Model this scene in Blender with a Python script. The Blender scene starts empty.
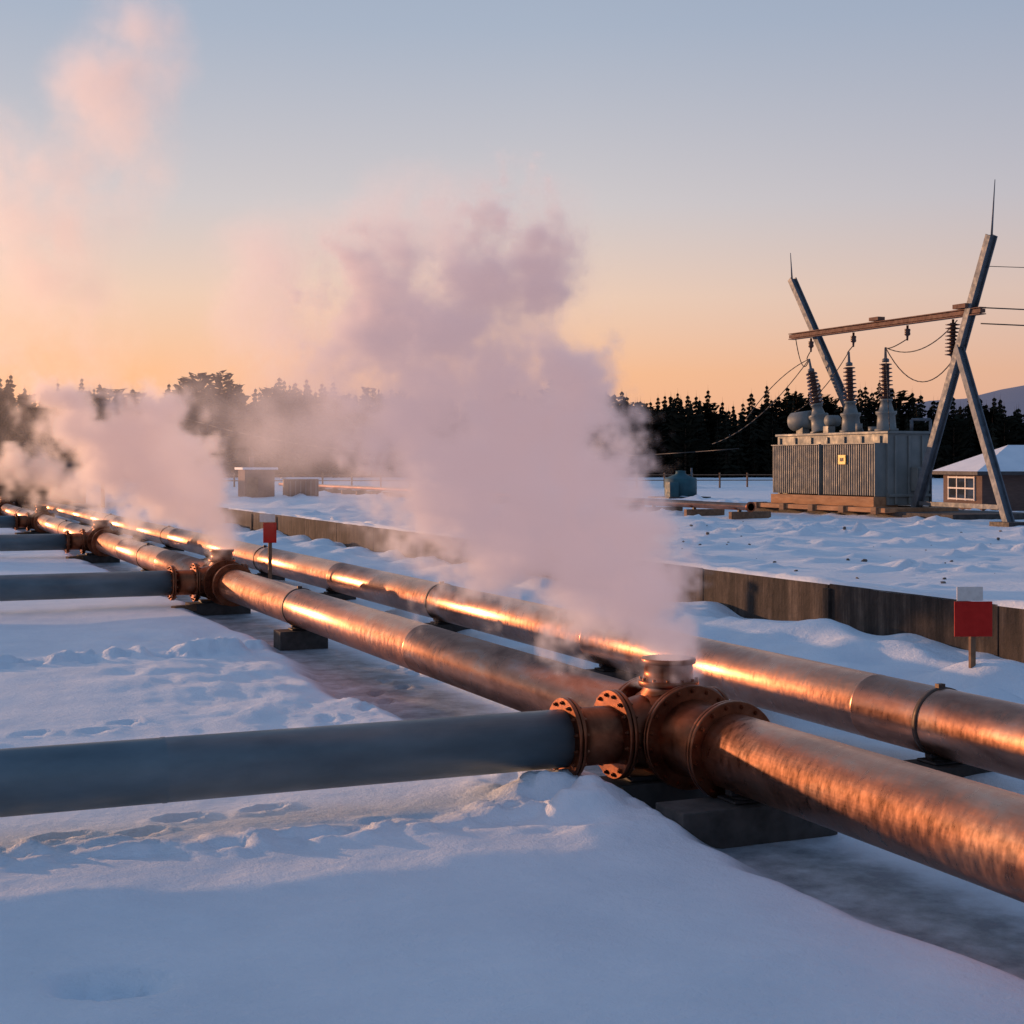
import bpy, math, random
import numpy as np
from mathutils import Vector, Matrix
random.seed(7); rng=np.random.default_rng(7)
S=bpy.context.scene
A=math.radians(23.2); CA,SA=math.cos(A),math.sin(A)
H=2.8
SUN_AZ=math.radians(34); SUN_EL=math.radians(5.0)
SUND=Vector((-math.sin(SUN_AZ)*math.cos(SUN_EL), math.cos(SUN_AZ)*math.cos(SUN_EL), math.sin(SUN_EL)))

# ---------------------------------------------------------------- materials
def newmat(name):
    m=bpy.data.materials.new(name); m.use_nodes=True
    nt=m.node_tree; return m,nt,nt.nodes['Principled BSDF']
def ramp(nt,fac,stops):
    r=nt.nodes.new('ShaderNodeValToRGB')
    while len(r.color_ramp.elements)<len(stops): r.color_ramp.elements.new(0.5)
    for e,(p,c) in zip(r.color_ramp.elements,stops):
        e.position=p; e.color=(*c,1)
    nt.links.new(fac,r.inputs[0]); return r
def noise(nt,vec,scale,detail=5,rough=.55,dist=0):
    n=nt.nodes.new('ShaderNodeTexNoise'); n.inputs['Scale'].default_value=scale
    n.inputs['Detail'].default_value=detail; n.inputs['Roughness'].default_value=rough
    n.inputs['Distortion'].default_value=dist
    if vec is not None: nt.links.new(vec,n.inputs['Vector'])
    return n
def pos(nt,scale=(1,1,1)):
    g=nt.nodes.new('ShaderNodeNewGeometry'); mp=nt.nodes.new('ShaderNodeMapping')
    mp.inputs['Scale'].default_value=scale
    nt.links.new(g.outputs['Position'],mp.inputs['Vector']); return mp.outputs[0]
def bump(nt,h,strength,dist,prev=None):
    b=nt.nodes.new('ShaderNodeBump'); b.inputs['Strength'].default_value=strength
    b.inputs['Distance'].default_value=dist; nt.links.new(h,b.inputs['Height'])
    if prev is not None: nt.links.new(prev,b.inputs['Normal'])
    return b.outputs[0]
def simple(name,c1,c2,scale,rough=(.5,.7),metal=0,bs=.2,bd=.01,sc3=(1,1,1),detail=6,spec=.5):
    m,nt,p=newmat(name); v=pos(nt,sc3); n=noise(nt,v,scale,detail)
    r=ramp(nt,n.outputs[0],[(.3,c1),(.7,c2)]); nt.links.new(r.outputs[0],p.inputs['Base Color'])
    n2=noise(nt,v,scale*2.3,4)
    rr=ramp(nt,n2.outputs[0],[(.3,(rough[0],)*3),(.7,(rough[1],)*3)]); nt.links.new(rr.outputs[0],p.inputs['Roughness'])
    p.inputs['Metallic'].default_value=metal; p.inputs['Specular IOR Level'].default_value=spec
    if bs>0: nt.links.new(bump(nt,n.outputs[0],bs,bd),p.inputs['Normal'])
    return m
def coppermat(name,base1,base2,dust,r0,r1,k=1.0):
    m,nt,p=newmat(name)
    v=pos(nt,(1,.35,1)); v2=pos(nt,(1,1,1))
    n=noise(nt,v,3.2,7,.62,.4); nf=noise(nt,pos(nt,(1,2,1)),8,6,.65)
    c=ramp(nt,n.outputs[0],[(.28,base1),(.55,base2),(.8,dust)])
    nt.links.new(c.outputs[0],p.inputs['Base Color'])
    rr=ramp(nt,nf.outputs[0],[(.3,(r0,)*3),(.7,(r1,)*3)]); nt.links.new(rr.outputs[0],p.inputs['Roughness'])
    p.inputs['Metallic'].default_value=1
    b=bump(nt,n.outputs[0],.09*k,.012); b=bump(nt,nf.outputs[0],.06*k,.005,b)
    nr=noise(nt,pos(nt,(.15,14,.15)),1.0,5,.7); b=bump(nt,nr.outputs[0],.08,.005,b)
    nt.links.new(b,p.inputs['Normal'])
    return m
M_cop=coppermat('copper_jacket',(.26,.12,.08),(.54,.27,.18),(.58,.43,.36),.24,.42)
M_copd=coppermat('copper_fitting',(.08,.026,.016),(.25,.09,.045),(.36,.17,.10),.28,.55,2.2)
M_band=simple('dark_band',(.05,.035,.03),(.12,.08,.06),8,(.4,.6),.6)
M_grey=simple('grey_steel_pipe_paint',(.07,.11,.135),(.15,.205,.235),2.5,(.34,.6),.35,.2,.01,(.4,1,1))
M_conc=simple('weathered_concrete',(.03,.028,.026),(.085,.075,.07),6,(.8,.95),0,.5,.01)
M_wood=simple('timber',(.13,.07,.04),(.24,.14,.08),9,(.7,.9),0,.3,.01,(1,.2,1))
M_wood2=simple('fresh_timber_skid',(.24,.12,.06),(.42,.22,.11),6,(.7,.9),0,.3,.01,(1,.2,1))
M_beam=simple('rusty_beam_paint',(.10,.045,.03),(.20,.10,.065),4,(.7,.9),0,.2,.01)
M_dark=simple('dark_iron',(.02,.02,.022),(.05,.045,.045),7,(.5,.7),.3)
M_red=simple('red_sign_paint',(.42,.012,.008),(.52,.02,.014),12,(.5,.65),0,.05,spec=.2)
M_white=simple('white_sign_paint',(.55,.53,.50),(.72,.70,.67),12,(.4,.6),0,.05)
M_trf=simple('transformer_grey_paint',(.12,.145,.15),(.19,.215,.215),1.5,(.45,.65),.1,.08)
M_trd=simple('transformer_fin_paint',(.10,.12,.13),(.16,.18,.19),1.5,(.5,.7),.1,.05)
M_steel=simple('galvanised_steel',(.08,.10,.12),(.15,.17,.20),3,(.5,.7),.3,.05)
M_ins=simple('brown_porcelain',(.045,.018,.013),(.08,.035,.025),5,(.2,.35),0,0)
M_yel=simple('yellow_plate',(.75,.42,.02),(.8,.5,.04),9,(.4,.5),0,0)
M_teal=simple('teal_paint',(.006,.06,.085),(.012,.09,.12),3,(.5,.7),0,.05)
M_hwall=simple('house_siding',(.08,.05,.042),(.13,.08,.065),4,(.8,.9),0,.2,.01,(1,1,6))
M_roofd=simple('dark_roof',(.03,.03,.035),(.06,.06,.065),4,(.6,.8))
M_brick=simple('brick_wall',(.12,.07,.06),(.20,.12,.10),8,(.8,.9))
M_tree=simple('conifer_foliage',(.008,.010,.008),(.026,.026,.019),.35,(.95,1),0,0,spec=0)
M_bark=simple('bark',(.04,.03,.022),(.08,.055,.04),2,(.9,1),0,0,spec=0)
M_rock=simple('stone',(.06,.055,.05),(.15,.13,.12),5,(.8,.95))
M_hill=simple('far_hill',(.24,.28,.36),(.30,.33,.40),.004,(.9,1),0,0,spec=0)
m,nt,p=newmat('window_glass'); p.inputs['Base Color'].default_value=(.03,.035,.04,1); p.inputs['Roughness'].default_value=.05; M_glass=m
m,nt,p=newmat('wire_black'); p.inputs['Base Color'].default_value=(.02,.02,.02,1); p.inputs['Roughness'].default_value=.5; M_wire=m
def snowmat():
    m,nt,p=newmat('snow'); v=pos(nt)
    n1=noise(nt,v,1.1,6,.6); n2=noise(nt,v,11,6,.68); n3=noise(nt,v,60,3,.65)
    c=ramp(nt,n1.outputs[0],[(.25,(.70,.77,.85)),(.75,(.85,.90,.96))])
    at=nt.nodes.new('ShaderNodeAttribute'); at.attribute_name='packed'
    mix=nt.nodes.new('ShaderNodeMix'); mix.data_type='RGBA'
    nm=nt.nodes.new('ShaderNodeMath'); nm.operation='MULTIPLY'
    r2=ramp(nt,noise(nt,v,2.3,7,.65).outputs[0],[(.32,(.35,)*3),(.62,(1,)*3)])
    nt.links.new(at.outputs['Fac'],nm.inputs[0]); nt.links.new(r2.outputs[0],nm.inputs[1])
    nt.links.new(nm.outputs[0],mix.inputs[0]); nt.links.new(c.outputs[0],mix.inputs[6])
    mix.inputs[7].default_value=(.16,.18,.21,1)
    nt.links.new(mix.outputs[2],p.inputs['Base Color'])
    p.inputs['Roughness'].default_value=.55
    b=bump(nt,n1.outputs[0],.35,.10); b=bump(nt,n2.outputs[0],.65,.035,b); b=bump(nt,n3.outputs[0],.6,.009,b)
    nt.links.new(b,p.inputs['Normal']); return m
M_snow=snowmat()
def wallmat():
    m,nt,p=newmat('retaining_wall_concrete')
    v=pos(nt,(1,3.0,.25)); n=noise(nt,v,1.6,8,.68)
    v2=pos(nt); n2=noise(nt,v2,5,7,.65)
    c=ramp(nt,n.outputs[0],[(.36,(.014,.011,.009)),(.52,(.05,.037,.03)),(.72,(.16,.125,.10))])
    mx=nt.nodes.new('ShaderNodeMix'); mx.data_type='RGBA'; mx.blend_type='MULTIPLY'; mx.inputs[0].default_value=.8
    c2=ramp(nt,n2.outputs[0],[(.3,(.35,.32,.3)),(.65,(1,1,1))])
    nt.links.new(c.outputs[0],mx.inputs[6]); nt.links.new(c2.outputs[0],mx.inputs[7])
    nt.links.new(mx.outputs[2],p.inputs['Base Color']); p.inputs['Roughness'].default_value=.9
    nt.links.new(bump(nt,n2.outputs[0],.8,.04),p.inputs['Normal']); return m
M_wall=wallmat()

# ---------------------------------------------------------------- mesh builder
class MB:
    def __init__(s): s.v=[];s.f=[];s.mi=[];s.sm=[];s.mats=[]
    def mid(s,m):
        if m not in s.mats: s.mats.append(m)
        return s.mats.index(m)
    def lathe(s,o,d,prof,mat,n=24,smooth=True,caps=True):
        o=Vector(o); d=Vector(d).normalized()
        up=Vector((0,0,1)) if abs(d.z)<.9 else Vector((1,0,0))
        e1=d.cross(up).normalized(); e2=d.cross(e1).normalized(); k=s.mid(mat)
        b=len(s.v)
        for t,r in prof:
            for i in range(n):
                a=2*math.pi*i/n
                s.v.append(o+d*t+e1*(r*math.cos(a))+e2*(r*math.sin(a)))
        for j in range(len(prof)-1):
            for i in range(n):
                i2=(i+1)%n
                s.f.append((b+j*n+i,b+j*n+i2,b+(j+1)*n+i2,b+(j+1)*n+i)); s.mi.append(k); s.sm.append(smooth)
        if caps:
            s.f.append(tuple(b+i for i in range(n))[::-1]); s.mi.append(k); s.sm.append(False)
            q=b+(len(prof)-1)*n
            s.f.append(tuple(q+i for i in range(n))); s.mi.append(k); s.sm.append(False)
    def cyl(s,p0,p1,r0,mat,r1=None,n=16):
        p0=Vector(p0);p1=Vector(p1)
        s.lathe(p0,p1-p0,[(0,r0),((p1-p0).length,r0 if r1 is None else r1)],mat,n)
    def box(s,c,size,mat,rz=0,M=None):
        c=Vector(c); k=s.mid(mat); b=len(s.v); R=Matrix.Rotation(rz,3,'Z')
        if M is not None: R=M
        for x,y,z in [(-1,-1,-1),(1,-1,-1),(1,1,-1),(-1,1,-1),(-1,-1,1),(1,-1,1),(1,1,1),(-1,1,1)]:
            s.v.append(c+R@Vector((x*size[0]/2,y*size[1]/2,z*size[2]/2)))
        for f in [(0,3,2,1),(4,5,6,7),(0,1,5,4),(1,2,6,5),(2,3,7,6),(3,0,4,7)]:
            s.f.append(tuple(b+i for i in f)); s.mi.append(k); s.sm.append(False)
    def poly(s,vs,fs,mat):
        k=s.mid(mat); b=len(s.v); s.v+= [Vector(q) for q in vs]
        for f in fs: s.f.append(tuple(b+i for i in f)); s.mi.append(k); s.sm.append(False)
    def flange(s,c,d,R,mat,rb=None,nb=14,th=.035,bolt=.016,boltmat=None):
        c=Vector(c); d=Vector(d).normalized()
        s.lathe(c-d*(th+.004),d,[(0,R-.006),(.006,R),(th-.003,R),(th,R-.004)],mat,40)
        s.lathe(c+d*.004,d,[(0,R-.004),(.003,R),(th-.006,R),(th,R-.006)],mat,40)
        up=Vector((0,0,1)) if abs(d.z)<.9 else Vector((1,0,0))
        e1=d.cross(up).normalized(); e2=d.cross(e1).normalized()
        rb=rb or R-.04
        for i in range(nb):
            a=2*math.pi*(i+.5)/nb
            q=c+e1*(rb*math.cos(a))+e2*(rb*math.sin(a))
            s.lathe(q-d*(th+.035),d,[(0,bolt*.6),(.012,bolt*.6),(.012,bolt),(.032,bolt)],boltmat or mat,6,False)
            s.lathe(q+d*(th+.001),d,[(0,bolt),(.02,bolt),(.02,bolt*.6),(.034,bolt*.6)],boltmat or mat,6,False)
    def obj(s,name,parent=None,bevel=0):
        me=bpy.data.meshes.new(name); me.from_pydata([tuple(q) for q in s.v],[],s.f)
        for m in s.mats: me.materials.append(m)
        me.polygons.foreach_set('material_index',s.mi); me.polygons.foreach_set('use_smooth',s.sm)
        me.update(); o=bpy.data.objects.new(name,me); S.collection.objects.link(o)
        if parent: o.parent=parent
        if bevel:
            b=o.modifiers.new('bevel','BEVEL'); b.width=bevel; b.segments=2
        return o
def empty(name,loc=(0,0,0)):
    o=bpy.data.objects.new(name,None); o.location=(0,0,0); S.collection.objects.link(o); return o
def wire(mb,p0,p1,sag,r,mat=M_wire,n=14,side=(0,0,0)):
    p0=Vector(p0);p1=Vector(p1);pr=p0
    for i in range(1,n+1):
        t=i/n; q=p0.lerp(p1,t)-Vector((0,0,1))*sag*4*t*(1-t)+Vector(side)*4*t*(1-t)
        mb.cyl(pr,q,r,mat,n=6); pr=q

# ---------------------------------------------------------------- ground
tab=rng.random((256,256))
def vn(x,y,s=0):
    x=x+s*17.3;y=y+s*9.1
    xi=np.floor(x).astype(int);yi=np.floor(y).astype(int);fx=x-xi;fy=y-yi
    fx=fx*fx*fx*(fx*(fx*6-15)+10);fy=fy*fy*fy*(fy*(fy*6-15)+10)
    a=tab[xi%256,yi%256];b=tab[(xi+1)%256,yi%256];c=tab[xi%256,(yi+1)%256];d=tab[(xi+1)%256,(yi+1)%256]
    return (a*(1-fx)+b*fx)*(1-fy)+(c*(1-fx)+d*fx)*fy-.5
def fbm(x,y,o=4,s=0):
    r=0;a=1
    for i in range(o): r=r+a*vn(x,y,s+i); x=x*2.03+y*.3;y=y*2.03-x*.1;a*=.5
    return r
def ss(t): t=np.clip(t,0,1); return t*t*(3-2*t)
def seg(a,b,st): return np.arange(a,b,st)
gx=np.concatenate([-np.geomspace(1200,62,14),seg(-60,-8,1),seg(-8,0,.15),seg(0,10,.05),seg(10,12.9,.1),[12.98,13.1,13.14,13.2],seg(13.3,40,.2),seg(40,120,2),np.geomspace(120,1800,16)])
gy=np.concatenate([-np.geomspace(400,12,8),seg(-10,4,.5),seg(4,14,.05),seg(14,25,.1),seg(25,60,.22),seg(60,130,1),np.geomspace(130,2600,22)])
X,Y=np.meshgrid(gx,gy)
prints=[]
def trail(x,y,h,n,step=.62):
    for i in range(n):
        sd=.13*(1 if i%2 else -1)
        prints.append((x-math.sin(h)*sd+random.gauss(0,.03),y+math.cos(h)*sd+random.gauss(0,.03),h+random.gauss(0,.12)))
        x+=math.cos(h)*step*random.uniform(.85,1.1); y+=math.sin(h)*step*random.uniform(.85,1.1); h+=random.gauss(0,.07)
trail(-6,13.6,.05,16); trail(-3,19.2,.30,14); trail(-3.5,10.0,.06,13,.55); trail(3.6,12.4,1.3,14); trail(-8,32,.25,20)
trail(15,19,.9,22); trail(17,30,.5,20); trail(14.5,24,1.3,26)
def height(X,Y):
    und=.07*fbm(X/3.2,Y/3.2,3,1)+.016*fbm(X/.5,Y/.5,3,5)
    field=.17+und
    tr=np.exp(-((Y-10.35-.12*np.sin(X*1.3)-.2*vn(X*.8,Y*0,3))/.30)**2)*(X<5.4)
    field=field+tr*(.12*fbm(X/.22,Y/.2,3,9)+.015)
    tr2=np.exp(-((Y-(20.0+.33*X)-.2*np.sin(X*1.1))/.42)**2)*(X<5.7)
    field=field+tr2*(.26*fbm(X/.35,Y/.3,3,11)+.05)
    dep=np.exp(-((((X-1.12)*.92+(Y-7.78)*-.39)/.30)**2+(((X-1.12)*.39+(Y-7.78)*.92)/.17)**2)**3); field=field-.15*dep*(1+.8*fbm(X/.12,Y/.12,2,40))
    cr=ss((X-2.0)/1.5)*ss((Y-12.5)/2)*ss((26-Y)/3); field=field+cr*.07*fbm(X/.5,Y/.8,4,31)
    field=field+.16*np.exp(-((X-4.95)/.5)**2-((Y-10.6)/.9)**2)*(1+1.4*fbm(X/.3,Y/.3,3,4))
    e=5.30+.28*vn(Y/1.4,Y*0,2)+.12*vn(Y/.4,Y*0,6)+.25*np.exp(-((Y-10.7)/1.2)**2)
    e=e-.5*np.exp(-((Y-17)/3)**2)
    s=ss((X-e)/.45)
    und2=.05*fbm(X/1.1,Y/1.1,4,7)
    bank1=.16*ss((X-6.7)/.5)*(1+1.5*vn(X/.7,Y/.9,8))
    bank2=.26*ss((X-9.0)/3.2)*(1+.7*fbm(X/.9,Y/1.2,3,12))
    trough=-.02+.25*und2
    z=field*(1-s)+s*(trough+bank1+bank2)
    packed=s*ss((6.9-X)/.5)*.9
    packed=np.maximum(packed,s*(1-ss(np.abs(X-8.0)/.5))*.35)
    rub=np.clip(fbm(X/1.3,Y/1.0,2,21),0,1)
    zt=1.03+.09*fbm(X/2.4,Y/2.4,3,14)+.75*rub*np.abs(fbm(X/.6,Y/.6,3,15))*(Y<120)
    near=ss((X-13.14)/.06); far=ss((X-13)/5)
    w=ss((Y-58)/3); k=near*(1-w)+far*w
    low=z+(1.0-z)*ss((Y-110)/60)
    zz=low*(1-k)+zt*k
    fl=ss((np.hypot(X,Y)-200)/150)
    zz=zz*(1-fl)+1.0*fl
    for (px,py,h) in prints:
        m=(np.abs(X-px)<.4)&(np.abs(Y-py)<.4)
        if m.any():
            dx=X[m]-px;dy=Y[m]-py;u=dx*math.cos(h)+dy*math.sin(h);v=-dx*math.sin(h)+dy*math.cos(h)
            r=(u/.17)**2+(v/.085)**2
            zz[m]+= -.055*np.exp(-r**2)+.02*np.exp(-((np.sqrt(r)-1.35)/.3)**2)
    return zz, packed*(1-k)
Z,PK=height(X,Y)
ny,nx=X.shape
me=bpy.data.meshes.new('snow_ground')
idx=np.arange(nx*ny).reshape(ny,nx)
q=np.stack([idx[:-1,:-1],idx[:-1,1:],idx[1:,1:],idx[1:,:-1]],-1).reshape(-1,4)
me.vertices.add(nx*ny); me.vertices.foreach_set('co',np.stack([X,Y,Z],-1).astype(np.float32).ravel())
me.loops.add(q.size); me.loops.foreach_set('vertex_index',q.ravel().astype(np.int32))
me.polygons.add(len(q)); me.polygons.foreach_set('loop_start',(np.arange(len(q))*4).astype(np.int32))
me.polygons.foreach_set('use_smooth',np.ones(len(q),bool))
me.update(); me.validate()
at=me.attributes.new('packed','FLOAT','POINT'); at.data.foreach_set('value',PK.astype(np.float32).ravel())
me.materials.append(M_snow)
go=bpy.data.objects.new('snow_ground',me); S.collection.objects.link(go)
def gz(x,y):
    a,b=height(np.array([float(x)]),np.array([float(y)])); return float(a[0])

# ---------------------------------------------------------------- pipes
PX1,PX2,PZ,PR=6.08,8.4,.6,.29
J=[10.9,28.0,44.0,60.0,77.0]
def pipeline(name,px,y0,y1,rings,skip=()):
    root=empty(name); mb=MB()
    spans=[];cur=y0
    for j in skip:
        spans.append((cur,j-1.0)); cur=j+.42
    spans.append((cur,y1))
    for a,b in spans:
        L=b-a
        first=math.ceil(a/5.6)*5.6
        prof=[(0,PR)]; yy=first
        while yy<b-.1:
            if yy-a>.1:
                u=yy-a
                prof+=[(u-.014,PR),(u-.011,PR+.0022),(u+.011,PR+.0022),(u+.014,PR)]
            yy+=5.6
        prof.append((L,PR))
        mb.lathe((px,a,PZ),(0,1,0),prof,M_cop,72)
    mb.obj('pipe_barrel',root)
    mb=MB()
    for r in rings:
        mb.lathe((px,r-.03,PZ),(0,1,0),[(0,PR+.003),(.004,PR+.012),(.056,PR+.012),(.06,PR+.003)],M_band,48)
        mb.box((px-.02,r,PZ+PR+.02),(.07,.05,.04),M_band)
    mb.obj('clamp_bands',root)
    return root
pipeline('copper_pipeline',PX1,-14,97,[22.4,36,52,68],J)
pipeline('copper_pipeline',PX2,-14,97,[4,10.3,22.4,34,46,58])
for j in J:
    root=empty('pipe_junction'); mb=MB()
    c=Vector((PX1,j,PZ))
    mb.lathe(c+Vector((0,-.30,0)),(0,1,0),[(0,.29),(.05,.31),(.14,.36),(.24,.385),(.36,.385),(.46,.36),(.55,.31),(.60,.29)],M_copd,40)
    mb.lathe(c+Vector((0,-1.0,0)),(0,1,0),[(0,.285),(.45,.285),(.58,.31),(.72,.33)],M_copd,40)
    mb.lathe(c+Vector((0,.28,0)),(0,1,0),[(0,.29),(.16,.29)],M_copd,40)
    mb.flange(c+Vector((0,-.36,0)),(0,1,0),.42,M_copd,nb=18,th=.04,bolt=.02)
    mb.flange(c+Vector((0,-.99,0)),(0,1,0),.385,M_copd,nb=16,th=.038,bolt=.019)
    mb.flange(c+Vector((0,.36,0)),(0,1,0),.40,M_copd,nb=18,th=.035,bolt=.019)
    mb.lathe(c+Vector((-.93,0,0)),(1,0,0),[(0,.235),(.4,.235),(.50,.26),(.65,.30),(.9,.31)],M_copd,40)
    mb.flange(c+Vector((-.50,0,0)),(1,0,0),.36,M_copd,nb=16,th=.035,bolt=.019)
    mb.flange(c+Vector((-.93,0,0)),(1,0,0),.325,M_copd,nb=14,th=.032,bolt=.018)
    mb.lathe(c+Vector((.3,0,0)),(1,0,0),[(0,.25),(.12,.25)],M_copd,32)
    mb.flange(c+Vector((.42,0,0)),(1,0,0),.33,M_copd,nb=12)
    mb.lathe(c+Vector((0,0,.17)),(0,0,1),[(0,.27),(.12,.25),(.18,.205),(.20,.205),(.20,.245),(.215,.25),(.235,.25),(.25,.245),(.25,.205),(.385,.200),(.385,.222),(.392,.226),(.42,.226),(.427,.222),(.427,.185),(.2,.18),(.2,.001)],M_copd,40,caps=False)
    for i in range(12):
        a=2*math.pi*i/12
        mb.lathe(c+Vector((.228*math.cos(a),.228*math.sin(a),.42)),(0,0,1),[(0,.014),(.02,.014)],M_copd,6,False)
    mb.obj('junction_body',root)
    mb=MB()
    mb.box((PX1-.06,j+.05,.09),(1.15,.42,.24),M_conc); mb.box((PX1-.05,j+.05,.235),(.7,.3,.05),M_dark)
    mb.box((PX1-.75,j-.22,.14),(.5,.14,.12),M_wood,.5)
    mb.obj('junction_footing',root,.012)
    root=empty('grey_steel_pipe'); mb=MB()
    prof=[(0,.232)]
    L=44.0
    for k in range(7):
        u=3.2+k*6.1; prof+=[(u-.02,.232),(u-.012,.2355),(u+.012,.2355),(u+.02,.232)]
    prof.append((L,.232))
    mb.lathe((PX1-.935,j,PZ),(-1,0,0),prof,M_grey,48)
    mb.obj('pipe_barrel',root)
    mb=MB()
    for k in range(6):
        xx=-4.5-k*6; mb.box((xx,j,.18),(.35,.7,.36),M_conc)
    mb.obj('pipe_blocks',root,.01)
def support(px,y,L=1.25,off=0):
    mb=MB()
    mb.box((px+off,y,.09),(L,.42,.34),M_conc)
    mb.box((px,y,.275),(.34,.26,.025),M_dark)
    mb.lathe((px,y,.285),(0,0,1),[(0,.12),(.02,.12),(.02,.075),(.07,.07)],M_dark,20)
    mb.box((px,y,.33),(.30,.09,.05),M_dark)
    mb.obj('pipe_support',bevel=.014)
support(PX1,9.72,1.35,.02)
for y in (4.0,22.4,36,52,68): support(PX1,y,.75)
for y in (4,10.3,16.5,22.4,28.5,34,40,46,52,58,66): support(PX2,y,.8)

root=empty('copper_pipe_on_terrace'); mb=MB()
mb.lathe((26,41.2,1.42),(0,1,0),[(0,.12),(60,.12)],M_cop,28)
mb.lathe((26,41.2,1.42),(0,1,0),[(0,.17),(.06,.17)],M_copd,28)
mb.lathe((27.0,46,1.40),(0,1,0),[(0,.10),(54,.10)],M_grey,24)
mb.obj('pipe_barrel',root); mb=MB()
for k in range(20):
    y=41.9+k*2.9; mb.box((26.4,y,1.12),(1.5,.18,.26),M_wood); mb.box((26,y,1.27),(.1,.1,.08),M_dark)
mb.obj('pipe_trestles',root)
# ---------------------------------------------------------------- retaining wall
mb=MB()
y=-14.0
while y<58.4:
    L=3.6; mb.box((13.07,y+L/2,.42),(.26,L-.018,1.24+random.uniform(-.012,.012)),M_wall)
    mb.box((12.93,y+.0,.40),(.10,.16,1.16),M_wall) if random.random()<.35 else None
    y+=L
mb.obj('retaining_wall',bevel=.015)
ys=np.arange(-14,58.6,.12); vs=[];fs=[]
nw=7
for i,yy in enumerate(ys):
    h=.035+.035*float(vn(np.array([yy/.9]),np.array([0.]),3)[0])+.03*float(vn(np.array([yy/.25]),np.array([0.]),4)[0])
    h=max(h,.004); o=.02*float(vn(np.array([yy/.5]),np.array([3.]),5)[0])
    for j in range(nw):
        t=j/(nw-1); vs.append((12.945+o+t*.30,yy,1.03+(h*1.6*(1-(2*t-1)**4))))
for i in range(len(ys)-1):
    for j in range(nw-1):
        a=i*nw+j; fs.append((a,a+1,a+nw+1,a+nw))
mb=MB(); mb.poly(vs,fs,M_snow); mb.sm=[True]*len(mb.f); mb.obj('snow_cap')

# ---------------------------------------------------------------- signs
def sign(x,y,top,w=.44):
    root=empty('warning_marker_sign'); mb=MB(); g=gz(x,y)
    mb.box((x,y,(g-.2+top-.25)/2),(.07,.045,top-.25-g+.2),M_wood); mb.obj('post',root,.004)
    yaw=-math.radians(20); fx=Vector((-math.sin(math.radians(20)),-math.cos(math.radians(20)),0))
    mb=MB(); c=Vector((x,y,top-.16-.21))+fx*.035
    mb.box(c,(w,.018,.40),M_red,yaw); mb.obj('red_plate',root,.004)
    mb=MB(); c=Vector((x-.05,y,top-.08))+fx*.036
    mb.box(c,(.30,.014,.16),M_white,yaw); mb.box(c+fx*.009+Vector((.10,0,0)),(.09,.004,.156),M_red,yaw); mb.obj('white_plate',root)
sign(11.6,13.7,1.40); sign(7.25,29.0,1.82,.26)

# ---------------------------------------------------------------- transformer
root=empty('power_transformer')
mb=MB()
mb.box((32.05,44.3,2.62),(1.7,6.6,2.40),M_trf)
mb.box((32.05,44.3,3.86),(1.82,6.75,.09),M_trf)
for yy in np.arange(41.4,47.6,1.0):
    mb.box((31.17,yy,2.6),(.06,.10,2.3),M_trf)
for xx in (31.5,32.05,32.6): mb.box((xx,40.965,2.6),(.09,.06,2.3),M_trf)
mb.box((32.05,40.95,1.75),(1.7,.10,.10),M_trf)
mb.box((32.35,40.78,2.3),(.5,.35,.8),M_trf); mb.box((32.35,40.59,2.3),(.42,.03,.7),M_trd)
mb.obj('tank',root,.02)
mb=MB()
for bank in ((41.15,44.1),(44.35,47.3)):
    yy=bank[0]
    while yy<bank[1]:
        mb.box((30.98,yy,2.6),(.44,.06,1.72),M_trd); yy+=.125
    mb.box((31.05,(bank[0]+bank[1])/2,2.6),(.3,bank[1]-bank[0],1.66),M_trd)
    mb.cyl((30.98,bank[0]-.04,3.40),(30.98,bank[1]+.02,3.40),.06,M_trf); mb.cyl((30.98,bank[0]-.04,1.82),(30.98,bank[1]+.02,1.82),.06,M_trf)
    mb.box((30.98,bank[0]-.03,2.6),(.47,.03,1.78),M_trf)
    mb.box((30.98,(bank[0]+bank[1])/2,3.49),(.47,bank[1]-bank[0]+.1,.035),M_trf)
mb.obj('radiator_fins',root,.006)
mb=MB(); mb.box((30.72,42.9,2.95),(.03,.42,.32),M_yel); mb.box((30.70,42.9,2.95),(.01,.2,.12),M_dark); mb.obj('hazard_plate',root)
mb=MB()
mb.box((31.2,44.2,1.53),(1.0,6.2,.34),M_wood2); mb.box((31.9,44.2,1.28),(3.0,8.2,.16),M_wood2)
for yy in (40.6,42.4,44.2,46.0,47.8): mb.box((30.55,yy,1.27),(.5,.3,.24),M_wood)
mb.box((32.6,43,1.10),(3.6,11.5,.26),M_conc)
mb.obj('plinth',root,.02)
def bushing(bx,by,z0,dy,dx=0):
    mb=MB(); d=Vector((dx,dy,1)).normalized(); o=Vector((bx,by,z0))
    mb.lathe(o,d,[(0,.40),(.10,.40),(.10,.33),(.55,.30),(.62,.36),(.70,.36),(.70,.26),(1.05,.17),(1.05,.22),(1.12,.22)],M_trf,24)
    prof=[]; t=1.12
    for i in range(9):
        prof+=[(t,.12),(t+.03,.125),(t+.05,.26-.006*i),(t+.075,.25-.006*i),(t+.09,.12)]; t+=.14
    mb.lathe(o,d,prof,M_ins,20)
    mb.lathe(o,d,[(t,.12),(t+.1,.12),(t+.14,.05),(t+.5,.035)],M_steel,12)
    mb.obj('bushing',root); return o+d*(t+.5)
b1=bushing(31.9,42.0,3.9,.02); b2=bushing(31.9,44.0,3.9,.05); b3=bushing(31.9,45.8,3.9,.28)
mb=MB()
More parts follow.
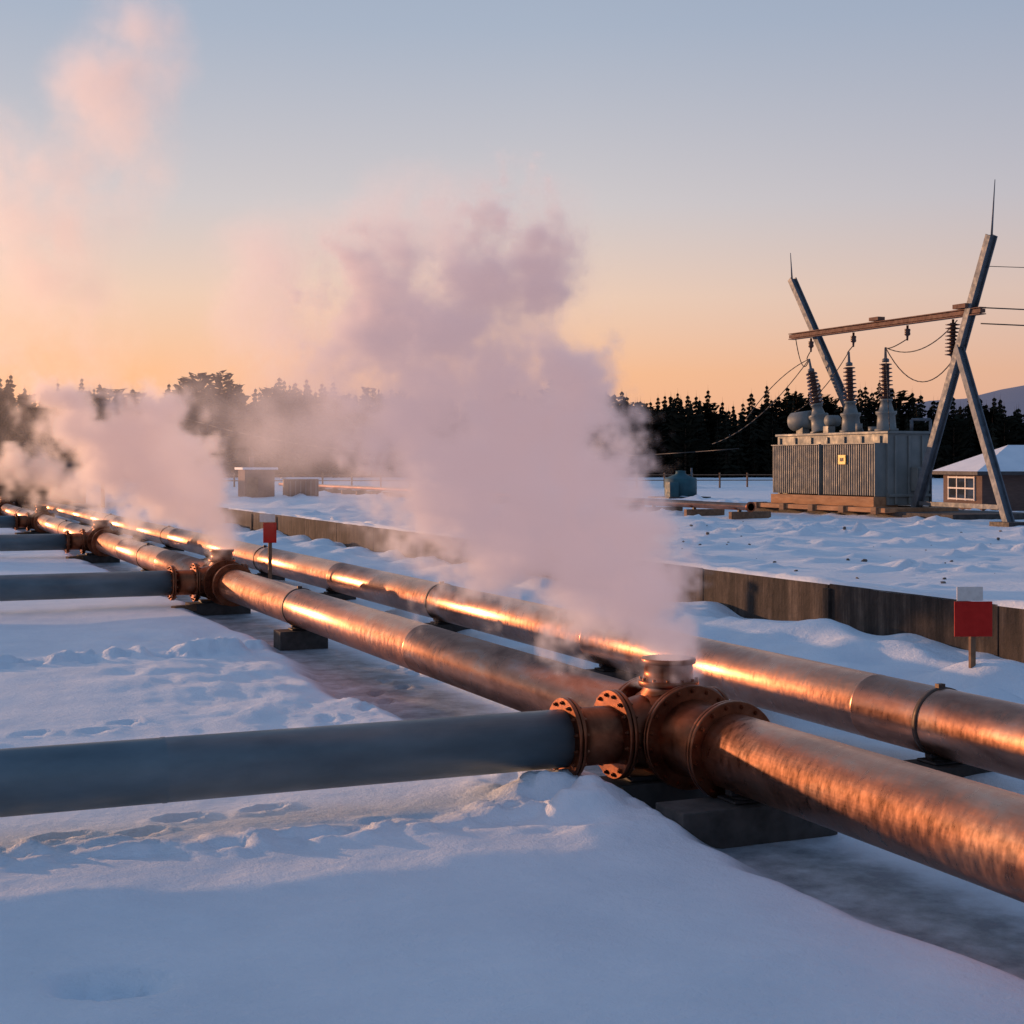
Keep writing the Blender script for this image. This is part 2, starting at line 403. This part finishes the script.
mb.lathe((31.5,47.2,4.35),(.4,-1,.1),[(0,.02),(.05,.28),(.12,.34),(.9,.34),(.97,.28),(1.02,.02)],M_trf,24)
mb.box((31.7,46.7,4.05),(.3,.4,.35),M_trf)
mb.lathe((31.5,44.9,4.35),(1,.1,0),[(0,.02),(.04,.2),(.5,.2),(.55,.02)],M_trf,20)
mb.box((31.6,44.9,4.0),(.3,.3,.3),M_trf)
mb.cyl((32.4,41.3,3.9),(32.4,41.3,4.3),.06,M_steel); mb.cyl((32.4,41.3,4.3),(32.95,41.0,4.3),.05,M_steel); mb.cyl((32.95,41.0,4.3),(32.95,41.0,1.3),.05,M_steel)
mb.cyl((31.5,43.0,3.9),(31.5,43.0,4.2),.12,M_trf); mb.cyl((32.2,43.1,3.9),(32.2,43.1,4.1),.2,M_trf)
mb.obj('top_fittings',root)
root=empty('power_line_gantry'); mb=MB()
def hbeam(p0,p1,w,mat):
    p0=Vector(p0);p1=Vector(p1);d=(p1-p0);L=d.length;z=d.normalized();x=Vector((1,0,0));x=(x-z*x.dot(z)).normalized();y=z.cross(x)
    M=Matrix((x,y,z)).transposed(); c=(p0+p1)/2
    mb.box(c,(w,w*.14,L),mat,M=M)
    for sgn in(-1,1): mb.box(c+x*(sgn*(w/2)),(w*.14,w*.9,L),mat,M=M)
topR=Vector((32,36.9,9.9)); footR=Vector((32,40.6,1.2))
hbeam(footR,topR,.26,M_steel); hbeam((29.8,33.6,1.0),(31.9,38.3,6.5),.24,M_steel)
hbeam((33.15,43.3,1.2),(32.1,48,9.8),.24,M_steel)
mb.cyl(topR,(32,36.75,11.6),.035,M_steel,.012,8); mb.cyl((32.1,48,9.8),(32.1,48.1,10.8),.035,M_steel,.012,8)
mb.box(footR+Vector((0,0,0)),(.9,.9,.15),M_dark); mb.box((29.8,33.6,1.08),(.8,.8,.15),M_dark)
hbeam((31.2,35.6,1.5),(32,40.3,1.5),.15,M_steel)
mb.obj('poles',root); mb=MB()
mb.box((32,42.6,7.6),(.20,10.6,.12),M_beam); mb.box((32,42.6,7.70),(.26,10.6,.03),M_beam); mb.box((32,42.6,7.50),(.26,10.6,.03),M_beam)
mb.box((31.95,42.6,7.8),(.3,.5,.12),M_beam); mb.box((31.95,38.1,7.8),(.45,.6,.14),M_beam)
mb.obj('crossbeam',root)
def strins(o,d,n,root,R=.19):
    mb=MB(); prof=[(0,.04),(.12,.04)]; t=.12
    for i in range(n): prof+=[(t,.09),(t+.02,.1),(t+.05,R),(t+.07,R*.95),(t+.09,.09)]; t+=.12
    prof+=[(t,.04),(t+.15,.03)]
    mb.lathe(o,d,prof,M_ins,18); mb.obj('string_insulator',root); return Vector(o)+Vector(d).normalized()*(t+.15)
e1=strins((32,38.7,7.45),(0,.04,-1),9,root,.24)
for yy in (41,44,46.6): strins((32,yy,7.45),(0,.02,-1),2,root,.10)
mb=MB()
for b,yy in ((b1,41),(b2,44),(b3,46.6)): wire(mb,(32,yy,7.0),b,.12,.018,side=(0,.2,0))
wire(mb,e1,b1,.9,.018); wire(mb,(32,38.5,7.4),b1,.5,.018); wire(mb,b1,(31.2,40.9,3.9),.1,.015)
wire(mb,(32,47.6,7.5),b3,.6,.018); wire(mb,b3,(31.0,49.5,4.5),-.3,.016); wire(mb,b3,(31.0,52,3.6),.5,.016)
wire(mb,b2,(31.2,46.5,4.7),.3,.015)
mb.obj('jumper_wires',root)
mb=MB()
wire(mb,(32,37.4,7.7),(62,14,9.5),1.2,.022,n=24); wire(mb,(32,37.4,7.2),(62,14,9.1),1.2,.022,n=24); wire(mb,(32,37.4,9.0),(62,14,11),1.2,.012,n=24)
wire(mb,(31,50,3.4),(20,110,6.5),1.5,.018,n=24)
mb.obj('overhead_wires')
mb=MB(); mb.cyl((62,14,.5),(62,14,11.2),.18,M_wood,.13); mb.box((62,14,9.3),(.15,2.4,.15),M_wood); mb.obj('utility_pole')

# ---------------------------------------------------------------- house
root=empty('small_house'); hx,hy,rz=39.0,45.5,math.radians(-16)
R=Matrix.Rotation(rz,3,'Z'); O=Vector((hx,hy,0))
def L(p): return O+R@Vector(p)
mb=MB(); W,D=9.0,3.6; zb,ze,zr=.95,2.52,3.55
mb.box(L((W/2,D/2,(zb+ze)/2)),(W,D,ze-zb),M_hwall,rz); mb.obj('walls',root)
mb=MB(); o=.35
P=[(-o,-o,ze),(W+o,-o,ze),(W+o,D+o,ze),(-o,D+o,ze),(1.9,D/2,zr),(W-1.9,D/2,zr)]
vs=[L(q) for q in P]+[L((q[0],q[1],q[2]-.14)) for q in P[:4]]
mb.poly(vs,[(0,1,5,4),(1,2,5),(2,3,4,5),(3,0,4)],M_snow)
mb.poly(vs[:4]+vs[6:],[(0,4,5,1),(1,5,6,2),(2,6,7,3),(3,7,4,0),(4,7,6,5)],M_roofd); mb.obj('roof',root)
mb=MB()
def win(x,y,z,w,h,face):
    if face=='x':
        mb.box(L((-.012,y,z)),(.02,w,h),M_glass,rz)
        for yy in np.linspace(-w/2,w/2,4): mb.box(L((-.035,y+yy,z)),(.05,.07,h+.1),M_white,rz)
        for zz in (-h/2,0,h/2): mb.box(L((-.04,y,z+zz)),(.05,w+.1,.06),M_white,rz)
    else:
        mb.box(L((x,-.012,z)),(w,.02,h),M_glass,rz)
        for xx in (-w/2,0,w/2): mb.box(L((x+xx,-.035,z)),(.07,.05,h+.1),M_white,rz)
        for zz in (-h/2,0,h/2): mb.box(L((x,-.04,z+zz)),(w+.1,.05,.06),M_white,rz)
win(0,1.8,1.85,2.4,.85,'x'); win(2.6,0,1.85,1.0,.8,'y'); win(6,0,1.85,1.0,.8,'y')
mb.obj('windows',root)
mb=MB(); mb.box(L((4.4,-.03,1.7)),(.85,.06,1.5),M_wood,rz); mb.obj('door',root)

# teal tank
root=empty('teal_storage_tank'); mb=MB()
mb.lathe((37.8,66.5,1.15),(0,0,1),[(0,.8),(.03,.82),(.9,.82),(.93,.78),(1.12,.3),(1.2,.25),(1.3,.25),(1.32,.02)],M_teal,28)
mb.box((36.9,65.8,1.5),(.5,.5,.8),M_teal); mb.obj('shell',root)
mb=MB(); mb.box((37.6,66.3,1.08),(2.4,2.2,.16),M_dark); mb.cyl((38.2,66.1,1.2),(38.2,66.1,2.6),.05,M_steel); mb.obj('skid',root)
root=empty('brick_pump_hut'); mb=MB(); mb.box((19.0,79,1.7),(1.6,1.6,1.6),M_brick); mb.obj('walls',root,.02)
mb=MB(); mb.box((19,79,2.56),(1.9,1.9,.12),M_snow); mb.cyl((18.7,78.8,2.6),(18.7,78.8,3.2),.14,M_brick); mb.box((18.6,78.17,1.6),(.6,.05,1.0),M_wood); mb.obj('roof_and_door',root)
root=empty('equipment_cabinet'); mb=MB(); mb.box((21.3,78.5,1.5),(1.7,1.0,1.0),M_dark); mb.box((21.3,78.5,2.04),(1.9,1.2,.09),M_snow)
for k in range(6): mb.box((20.6+k*.28,77.98,1.5),(.05,.03,.8),M_steel)
mb.obj('cabinet_body',root)
root=empty('open_shelter'); mb=MB()
for (x,y) in ((5,86),(12,86),(5,94),(12,94)): mb.box((x,y,1.3),(.2,.2,2.8),M_dark)
mb.box((8.5,93.9,1.3),(7,.15,2.6),M_hwall); mb.obj('frame',root)
mb=MB(); 
mb.poly([(4.4,85,3.3),(12.6,85,2.8),(12.6,95,2.8),(4.4,95,3.3),(4.4,85,2.9),(12.6,85,2.4),(12.6,95,2.4),(4.4,95,2.9)],[(0,1,2,3),(0,4,5,1),(1,5,6,2),(2,6,7,3),(3,7,4,0),(4,7,6,5)],M_roofd); mb.obj('roof',root)
root=empty('storage_shed'); mb=MB(); mb.box((-4,105,1.2),(8,5,2.4),M_hwall); mb.obj('walls',root)
mb=MB(); mb.poly([(-8.5,102,2.4),(.5,102,2.4),(.5,108,2.4),(-8.5,108,2.4),(-8.5,105,3.6),(.5,105,3.6)],[(0,1,5,4),(2,3,4,5),(1,2,5),(3,0,4)],M_snow); mb.obj('roof',root)
mb=MB()
for k in range(30):
    x=12+k*2.0; y=110-k*.6; mb.box((x,y,1.5),(.1,.1,1.3),M_wood)
for zz in (1.6,2.0):
    mb.cyl((12,110,zz),(70,92.6,zz),.04,M_wood,n=6)
mb.obj('rail_fence')
mb=MB()
for i in range(150):
    x=14+abs(random.gauss(0,8)); y=random.uniform(18,50); z=gz(x,y); s=random.uniform(.02,.08)
    M=Matrix.Rotation(random.uniform(0,6),3,Vector((random.random(),random.random(),.3)).normalized())
    mb.lathe((x,y,z-s*.4),M@Vector((0,0,1)),[(0,s*.3),(s*.4,s*random.uniform(.8,1)),(s*.8,s*random.uniform(.5,.8)),(s*1.1,s*.1)],M_rock,6,False)
mb.obj('rubble_stones')

# ---------------------------------------------------------------- forest
def forest():
    V=[];F=[];MI=[]
    def tri(a,b,c,k): n=len(V); V.extend([a,b,c]); F.append((n,n+1,n+2)); MI.append(k)
    for row in range(9):
        dist=200+row*5; az=-38
        while az<64:
            az+=math.degrees(2.1/dist)*random.uniform(.5,1.5)
            a=math.radians(az); dd=dist+random.uniform(-3,3); bx=dd*math.sin(a); by=dd*math.cos(a)
            hh=random.uniform(10.6,12.6)+.6*math.sin(az*.55)+.4*math.sin(az*1.7+1)
            hh*=1-.08*min(1,max(0,(az-35)/5))+.10*min(1,max(0,(24-az)/6))
            if row<2: hh*=random.uniform(.6,.95)
            if random.random()<.12: hh+=random.uniform(.6,2.2)
            wd=hh*random.uniform(.15,.25); decid=random.random()<.12
            for i in range(3):
                t0=2*math.pi*i/3;t1=2*math.pi*(i+1)/3
                tri((bx+.22*math.cos(t0),by+.22*math.sin(t0),.6),(bx+.22*math.cos(t1),by+.22*math.sin(t1),.6),(bx,by,hh+1.0),1)
            levels=int(hh*1.7)
            for l in range(levels):
                t=l/levels; z=1.0+(hh-.6)*t
                r=wd*(1-t)**.8*random.uniform(.6,1.25)+.06
                if decid: r=wd*1.1*math.sqrt(max(0,1-(2*t-1)**2))*random.uniform(.6,1.2)+.1
                nb=6
                o=random.random()*6
                for b in range(nb):
                    th=o+2*math.pi*b/nb+random.uniform(-.3,.3); rr=r*random.uniform(.55,1.2)
                    dz=rr*(-.35 if not decid else .5)*random.uniform(.4,1.2)
                    w=.12+.28*rr; c,s=math.cos(th),math.sin(th)
                    tri((bx,by,z+.25),(bx+rr*c-w*s,by+rr*s+w*c,z+dz+.05),(bx+rr*c+w*s,by+rr*s-w*c,z+dz-.15),0)
                    tri((bx,by,z-.1),(bx+rr*.7*c,by+rr*.7*s,z+dz*.4-.4),(bx+rr*1.12*c,by+rr*1.12*s,z+dz),0)
    me=bpy.data.meshes.new('distant_forest'); me.from_pydata(V,[],F); me.materials.append(M_tree); me.materials.append(M_bark)
    me.polygons.foreach_set('material_index',MI); me.update()
    o=bpy.data.objects.new('distant_forest',me); S.collection.objects.link(o)
forest()
def bare_tree(x,y,h):
    mb=MB()
    def br(p,d,L,r,lv):
        q=p+d*L; mb.cyl(p,q,r,M_bark,r*.65,5)
        if lv==0: return
        for i in range(3 if lv>1 else 4):
            nd=(d+Vector((random.gauss(0,.45),random.gauss(0,.45),random.gauss(.1,.25)))).normalized()
            br(p+d*L*random.uniform(.6,1),nd,L*random.uniform(.6,.8),r*.6,lv-1)
    br(Vector((x,y,.5)),Vector((0,0,1)),h*.3,.22,5); mb.obj('bare_tree')
for (x,y,h) in ((13,170,14),(18,176,13),(24,168,12.5),(8,172,13.5)): bare_tree(x,y,h)
vs=[];fs=[]; N=120
for i in range(N+1):
    az=math.radians(-60+i*150/N); dd=3200
    azd=math.degrees(az)
    top=50+128*math.exp(-((azd-46)/11)**2)+5*math.sin(azd*.9)+3*math.sin(azd*2.3)+1.5*math.sin(azd*5.3)
    for (r,z) in ((dd-900,-5),(dd-400,top*.5),(dd,top),(dd+500,-5)): vs.append((r*math.sin(az),r*math.cos(az),z))
for i in range(N):
    for j in range(3): a=i*4+j; fs.append((a,a+4,a+5,a+1))
mb=MB(); mb.poly(vs,fs,M_hill); mb.sm=[True]*len(mb.f); mb.obj('hills')

# ---------------------------------------------------------------- steam (voxel volumes)
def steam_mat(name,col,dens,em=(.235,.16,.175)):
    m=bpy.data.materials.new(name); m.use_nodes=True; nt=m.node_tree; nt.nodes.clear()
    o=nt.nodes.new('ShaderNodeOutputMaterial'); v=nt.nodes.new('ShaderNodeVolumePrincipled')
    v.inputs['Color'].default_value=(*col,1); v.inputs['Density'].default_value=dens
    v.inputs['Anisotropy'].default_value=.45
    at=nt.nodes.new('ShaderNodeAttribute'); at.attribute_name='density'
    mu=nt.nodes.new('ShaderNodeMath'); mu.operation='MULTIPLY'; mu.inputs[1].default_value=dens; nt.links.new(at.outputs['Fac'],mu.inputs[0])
    nt.links.new(mu.outputs[0],v.inputs['Emission Strength']); v.inputs['Emission Color'].default_value=(*em,1)  # added glow: even emission stands in for light scattered many times in the steam
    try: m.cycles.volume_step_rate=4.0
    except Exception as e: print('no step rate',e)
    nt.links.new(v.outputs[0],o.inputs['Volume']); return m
def plume(name,loc,dense,wisp,mn,mx,vox,mat,nscale,wispd=.16):
    ng=bpy.data.node_groups.new(name,'GeometryNodeTree')
    ng.interface.new_socket('Geometry',in_out='INPUT',socket_type='NodeSocketGeometry')
    ng.interface.new_socket('Geometry',in_out='OUTPUT',socket_type='NodeSocketGeometry')
    N=ng.nodes; Lk=ng.links
    out=N.new('NodeGroupOutput'); vc=N.new('GeometryNodeVolumeCube'); sm=N.new('GeometryNodeSetMaterial'); sm.inputs['Material'].default_value=mat
    p=N.new('GeometryNodeInputPosition').outputs[0]
    def nz(sc,det,ro=.55,vec=None):
        n=N.new('ShaderNodeTexNoise'); n.inputs['Scale'].default_value=sc; n.inputs['Detail'].default_value=det; n.inputs['Roughness'].default_value=ro
        Lk.new(vec if vec is not None else p,n.inputs['Vector']); return n
    def M(op,a,b=None,c=None,clamp=False):
        n=N.new('ShaderNodeMath'); n.operation=op; n.use_clamp=clamp
        for i,q in enumerate((a,b,c)):
            if q is None: continue
            if isinstance(q,(int,float)): n.inputs[i].default_value=q
            else: Lk.new(q,n.inputs[i])
        return n.outputs[0]
    def warp(src,amp,sc,det):
        n=nz(sc,det); s=N.new('ShaderNodeVectorMath'); s.operation='SUBTRACT'; s.inputs[1].default_value=(.5,.5,.5); Lk.new(n.outputs['Color'],s.inputs[0])
        k=N.new('ShaderNodeVectorMath'); k.operation='SCALE'; k.inputs['Scale'].default_value=amp; Lk.new(s.outputs[0],k.inputs[0])
        a=N.new('ShaderNodeVectorMath'); Lk.new(src,a.inputs[0]); Lk.new(k.outputs[0],a.inputs[1]); return a.outputs[0]
    pw=warp(p,1.0/nscale,nscale*.9,4)
    pw2=warp(p,.5/nscale,nscale*1.3,3)
    def field(bl):
        cur=None
        for (u,w,v,r,wt) in bl:
            d=N.new('ShaderNodeVectorMath'); d.operation='DISTANCE'; Lk.new(pw,d.inputs[0]); d.inputs[1].default_value=(u,w,v)
            f=M('MULTIPLY_ADD',d.outputs['Value'],-wt/r,wt)
            cur=f if cur is None else M('SMOOTH_MAX',cur,f,.12)
        return cur
    n1=nz(nscale*1.7,7,.70,pw2).outputs[0]; 
    tot=None
    if dense:
        f=field(dense); g=M('MULTIPLY_ADD',n1,3.6,-1.90); s=M('ADD',f,g)
        d=M('MULTIPLY',s,2.4,clamp=True); tot=M('POWER',d,1.5)
    if wisp:
        f=field(wisp); fc=M('MULTIPLY',f,1.8,clamp=True)
        n2=nz(nscale*.8,7,.68,pw2).outputs[0]; g=M('MULTIPLY_ADD',n2,6.0,-2.65,clamp=True); d=M('MULTIPLY',fc,g); d=M('MULTIPLY',d,wispd)
        tot=d if tot is None else M('ADD',tot,d)
    Lk.new(tot,vc.inputs['Density'])
    vc.inputs['Min'].default_value=mn; vc.inputs['Max'].default_value=mx
    for i,a in enumerate('XYZ'): vc.inputs['Resolution '+a].default_value=max(8,int((mx[i]-mn[i])/vox))
    Lk.new(vc.outputs[0],sm.inputs[0]); Lk.new(sm.outputs[0],out.inputs[0])
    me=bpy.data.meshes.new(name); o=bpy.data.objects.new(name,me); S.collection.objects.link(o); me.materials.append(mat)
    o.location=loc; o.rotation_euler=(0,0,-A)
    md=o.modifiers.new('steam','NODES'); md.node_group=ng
    return o
D1=[(0,0,.03,.28,1.25),(-.08,0,.36,.42,1.15),(-.30,.05,.72,.58,1.05),(-.62,.1,1.12,.72,1.05),(-1.0,.15,1.5,.86,1.05),(-1.3,.2,1.95,.88,1),(-1.75,.1,1.75,.75,.85),
    (-.95,.2,2.1,.68,.95),(-.8,.1,2.4,.45,.8),(-.74,0,.66,.42,.7),(-1.4,.1,1.2,.58,.7),(-1.95,.2,1.5,.55,.55),(-2.0,.2,2.25,.66,.66),(-1.75,.2,2.95,.62,.52),(-1.35,.2,3.35,.6,.5),(-2.4,.3,3.0,.65,.5)]
W1=[(-2.1,.3,2.6,1.1,1),(-2.8,.4,2.9,1.2,1),(-1.9,.3,3.4,1.1,1),(-1.4,.3,3.6,.9,1),(-1.2,.3,3.2,.8,1),(-3.1,.4,3.2,1.0,.9),(-2.6,.4,2.1,1.0,.8),(-3.5,.5,2.1,1.0,.6),(-2.2,.2,1.5,.8,.6),(-1.5,.2,2.7,.9,1)]
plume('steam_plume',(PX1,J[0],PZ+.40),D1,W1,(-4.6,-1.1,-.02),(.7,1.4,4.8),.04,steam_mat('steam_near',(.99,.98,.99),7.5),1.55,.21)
s2=.0187
def B(l): return [((px-225)*s2,dw,(548-py)*s2,r*s2,w) for (px,py,r,dw,w) in l]
D2=B([(224,546,14,0,1.25),(218,525,27,0,1.2),(207,505,38,0,1.2),(190,480,46,.1,1.2),(170,458,52,.2,1.15),(145,440,52,.2,1.1),(115,432,48,.3,1),(150,412,46,.2,.9),(90,420,42,.3,.8),(150,475,46,.2,.85),(115,465,40,.2,.7),(60,395,40,.3,.5)])
W2=B([(50,380,55,.3,.8),(100,350,60,.3,.8),(60,290,80,.4,1),(40,220,90,.5,1),(90,150,90,.5,1),(110,80,85,.6,1),(20,330,65,.3,.9),(130,30,75,.6,.8),(240,420,55,.3,.5),(0,150,80,.5,.8)])
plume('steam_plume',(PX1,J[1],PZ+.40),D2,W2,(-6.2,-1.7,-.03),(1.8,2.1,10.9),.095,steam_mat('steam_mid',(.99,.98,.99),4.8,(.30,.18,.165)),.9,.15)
D3=[(0,0,.2,.4,1.1),(-.35,0,.7,.7,1),(-.9,0,1.1,.9,.95),(-1.6,0,1.5,.9,.85),(-2.4,0,1.7,.8,.7)]
W3=[(-2,0,2.6,1.5,.7),(-1,0,3.4,1.6,.6)]
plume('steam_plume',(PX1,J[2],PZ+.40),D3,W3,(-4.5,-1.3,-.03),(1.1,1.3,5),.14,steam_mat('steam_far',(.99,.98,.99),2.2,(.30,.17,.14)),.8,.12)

# ---------------------------------------------------------------- world + sun + camera
w=bpy.data.worlds.new('World'); S.world=w; w.use_nodes=True; nt=w.node_tree; nt.nodes.clear()
N=nt.nodes; Lk=nt.links
out=N.new('ShaderNodeOutputWorld'); bg=N.new('ShaderNodeBackground'); Lk.new(bg.outputs[0],out.inputs[0])
sky=N.new('ShaderNodeTexSky'); sky.sky_type='NISHITA'; sky.sun_disc=False; sky.sun_elevation=SUN_EL; sky.sun_rotation=-SUN_AZ
sky.air_density=1.0; sky.dust_density=1.5
tc=N.new('ShaderNodeTexCoord'); sx=N.new('ShaderNodeSeparateXYZ'); Lk.new(tc.outputs['Generated'],sx.inputs[0])
def M(op,a,b=None,c=None,clamp=False):
    n=N.new('ShaderNodeMath'); n.operation=op; n.use_clamp=clamp
    for i,q in enumerate((a,b,c)):
        if q is None: continue
        if isinstance(q,(int,float)): n.inputs[i].default_value=q
        else: Lk.new(q,n.inputs[i])
    return n.outputs[0]
zc=M('MAXIMUM',sx.outputs[2],0)
zs=M('SQRT',zc)
def rp(stops):
    return ramp(nt,zs,[(math.sqrt(a),c) for a,c in stops]).outputs[0]
front=rp([(0,(.88,.36,.19)),(.06,(.91,.49,.28)),(.11,(.82,.58,.45)),(.17,(.61,.56,.57)),(.28,(.38,.44,.55)),(.5,(.20,.30,.46)),(1,(.12,.21,.38))])
back=rp([(0,(.20,.23,.33)),(.08,(.32,.30,.39)),(.2,(.27,.31,.44)),(.45,(.18,.27,.42)),(1,(.12,.21,.38))])
dp=N.new('ShaderNodeVectorMath'); dp.operation='DOT_PRODUCT'; Lk.new(tc.outputs['Generated'],dp.inputs[0]); dp.inputs[1].default_value=(-math.sin(SUN_AZ),math.cos(SUN_AZ),0)
fac=M('MULTIPLY_ADD',dp.outputs['Value'],1.0,.5,clamp=True)
mix=N.new('ShaderNodeMix'); mix.data_type='RGBA'; Lk.new(fac,mix.inputs[0]); Lk.new(back,mix.inputs[6]); Lk.new(front,mix.inputs[7])
gl=M('POWER',M('MAXIMUM',dp.outputs['Value'],0),8); lo=M('POWER',M('SUBTRACT',1,zc),12); g=M('MULTIPLY',gl,lo)
gc=N.new('ShaderNodeMix'); gc.data_type='RGBA'; gc.blend_type='ADD'; gc.inputs[0].default_value=1
sc=N.new('ShaderNodeVectorMath'); sc.operation='SCALE'; sc.inputs[0].default_value=(1.4,.56,.11); Lk.new(g,sc.inputs['Scale'])
Lk.new(mix.outputs[2],gc.inputs[6]); Lk.new(sc.outputs[0],gc.inputs[7])
ns=N.new('ShaderNodeVectorMath'); ns.operation='SCALE'; ns.inputs['Scale'].default_value=.010; Lk.new(sky.outputs[0],ns.inputs[0])
ad=N.new('ShaderNodeVectorMath'); Lk.new(gc.outputs[2],ad.inputs[0]); Lk.new(ns.outputs[0],ad.inputs[1])
Lk.new(ad.outputs[0],bg.inputs[0]); bg.inputs[1].default_value=1.0

sl=bpy.data.lights.new('sun','SUN'); sl.energy=4.0; sl.angle=math.radians(.6); sl.color=(1,.50,.24)
so=bpy.data.objects.new('sun',sl); S.collection.objects.link(so); so.rotation_euler=SUND.to_track_quat('Z','Y').to_euler()
cam=bpy.data.cameras.new('camera'); co=bpy.data.objects.new('camera',cam); S.collection.objects.link(co); S.camera=co
co.location=(0,0,H); co.rotation_euler=(math.radians(90),0,-A); cam.sensor_width=36; cam.lens=36*1500/1024; cam.shift_y=-48/1024
cam.clip_start=.1; cam.clip_end=8000
S.view_settings.view_transform='Standard'; S.view_settings.look='None'; S.view_settings.exposure=0; S.view_settings.gamma=1
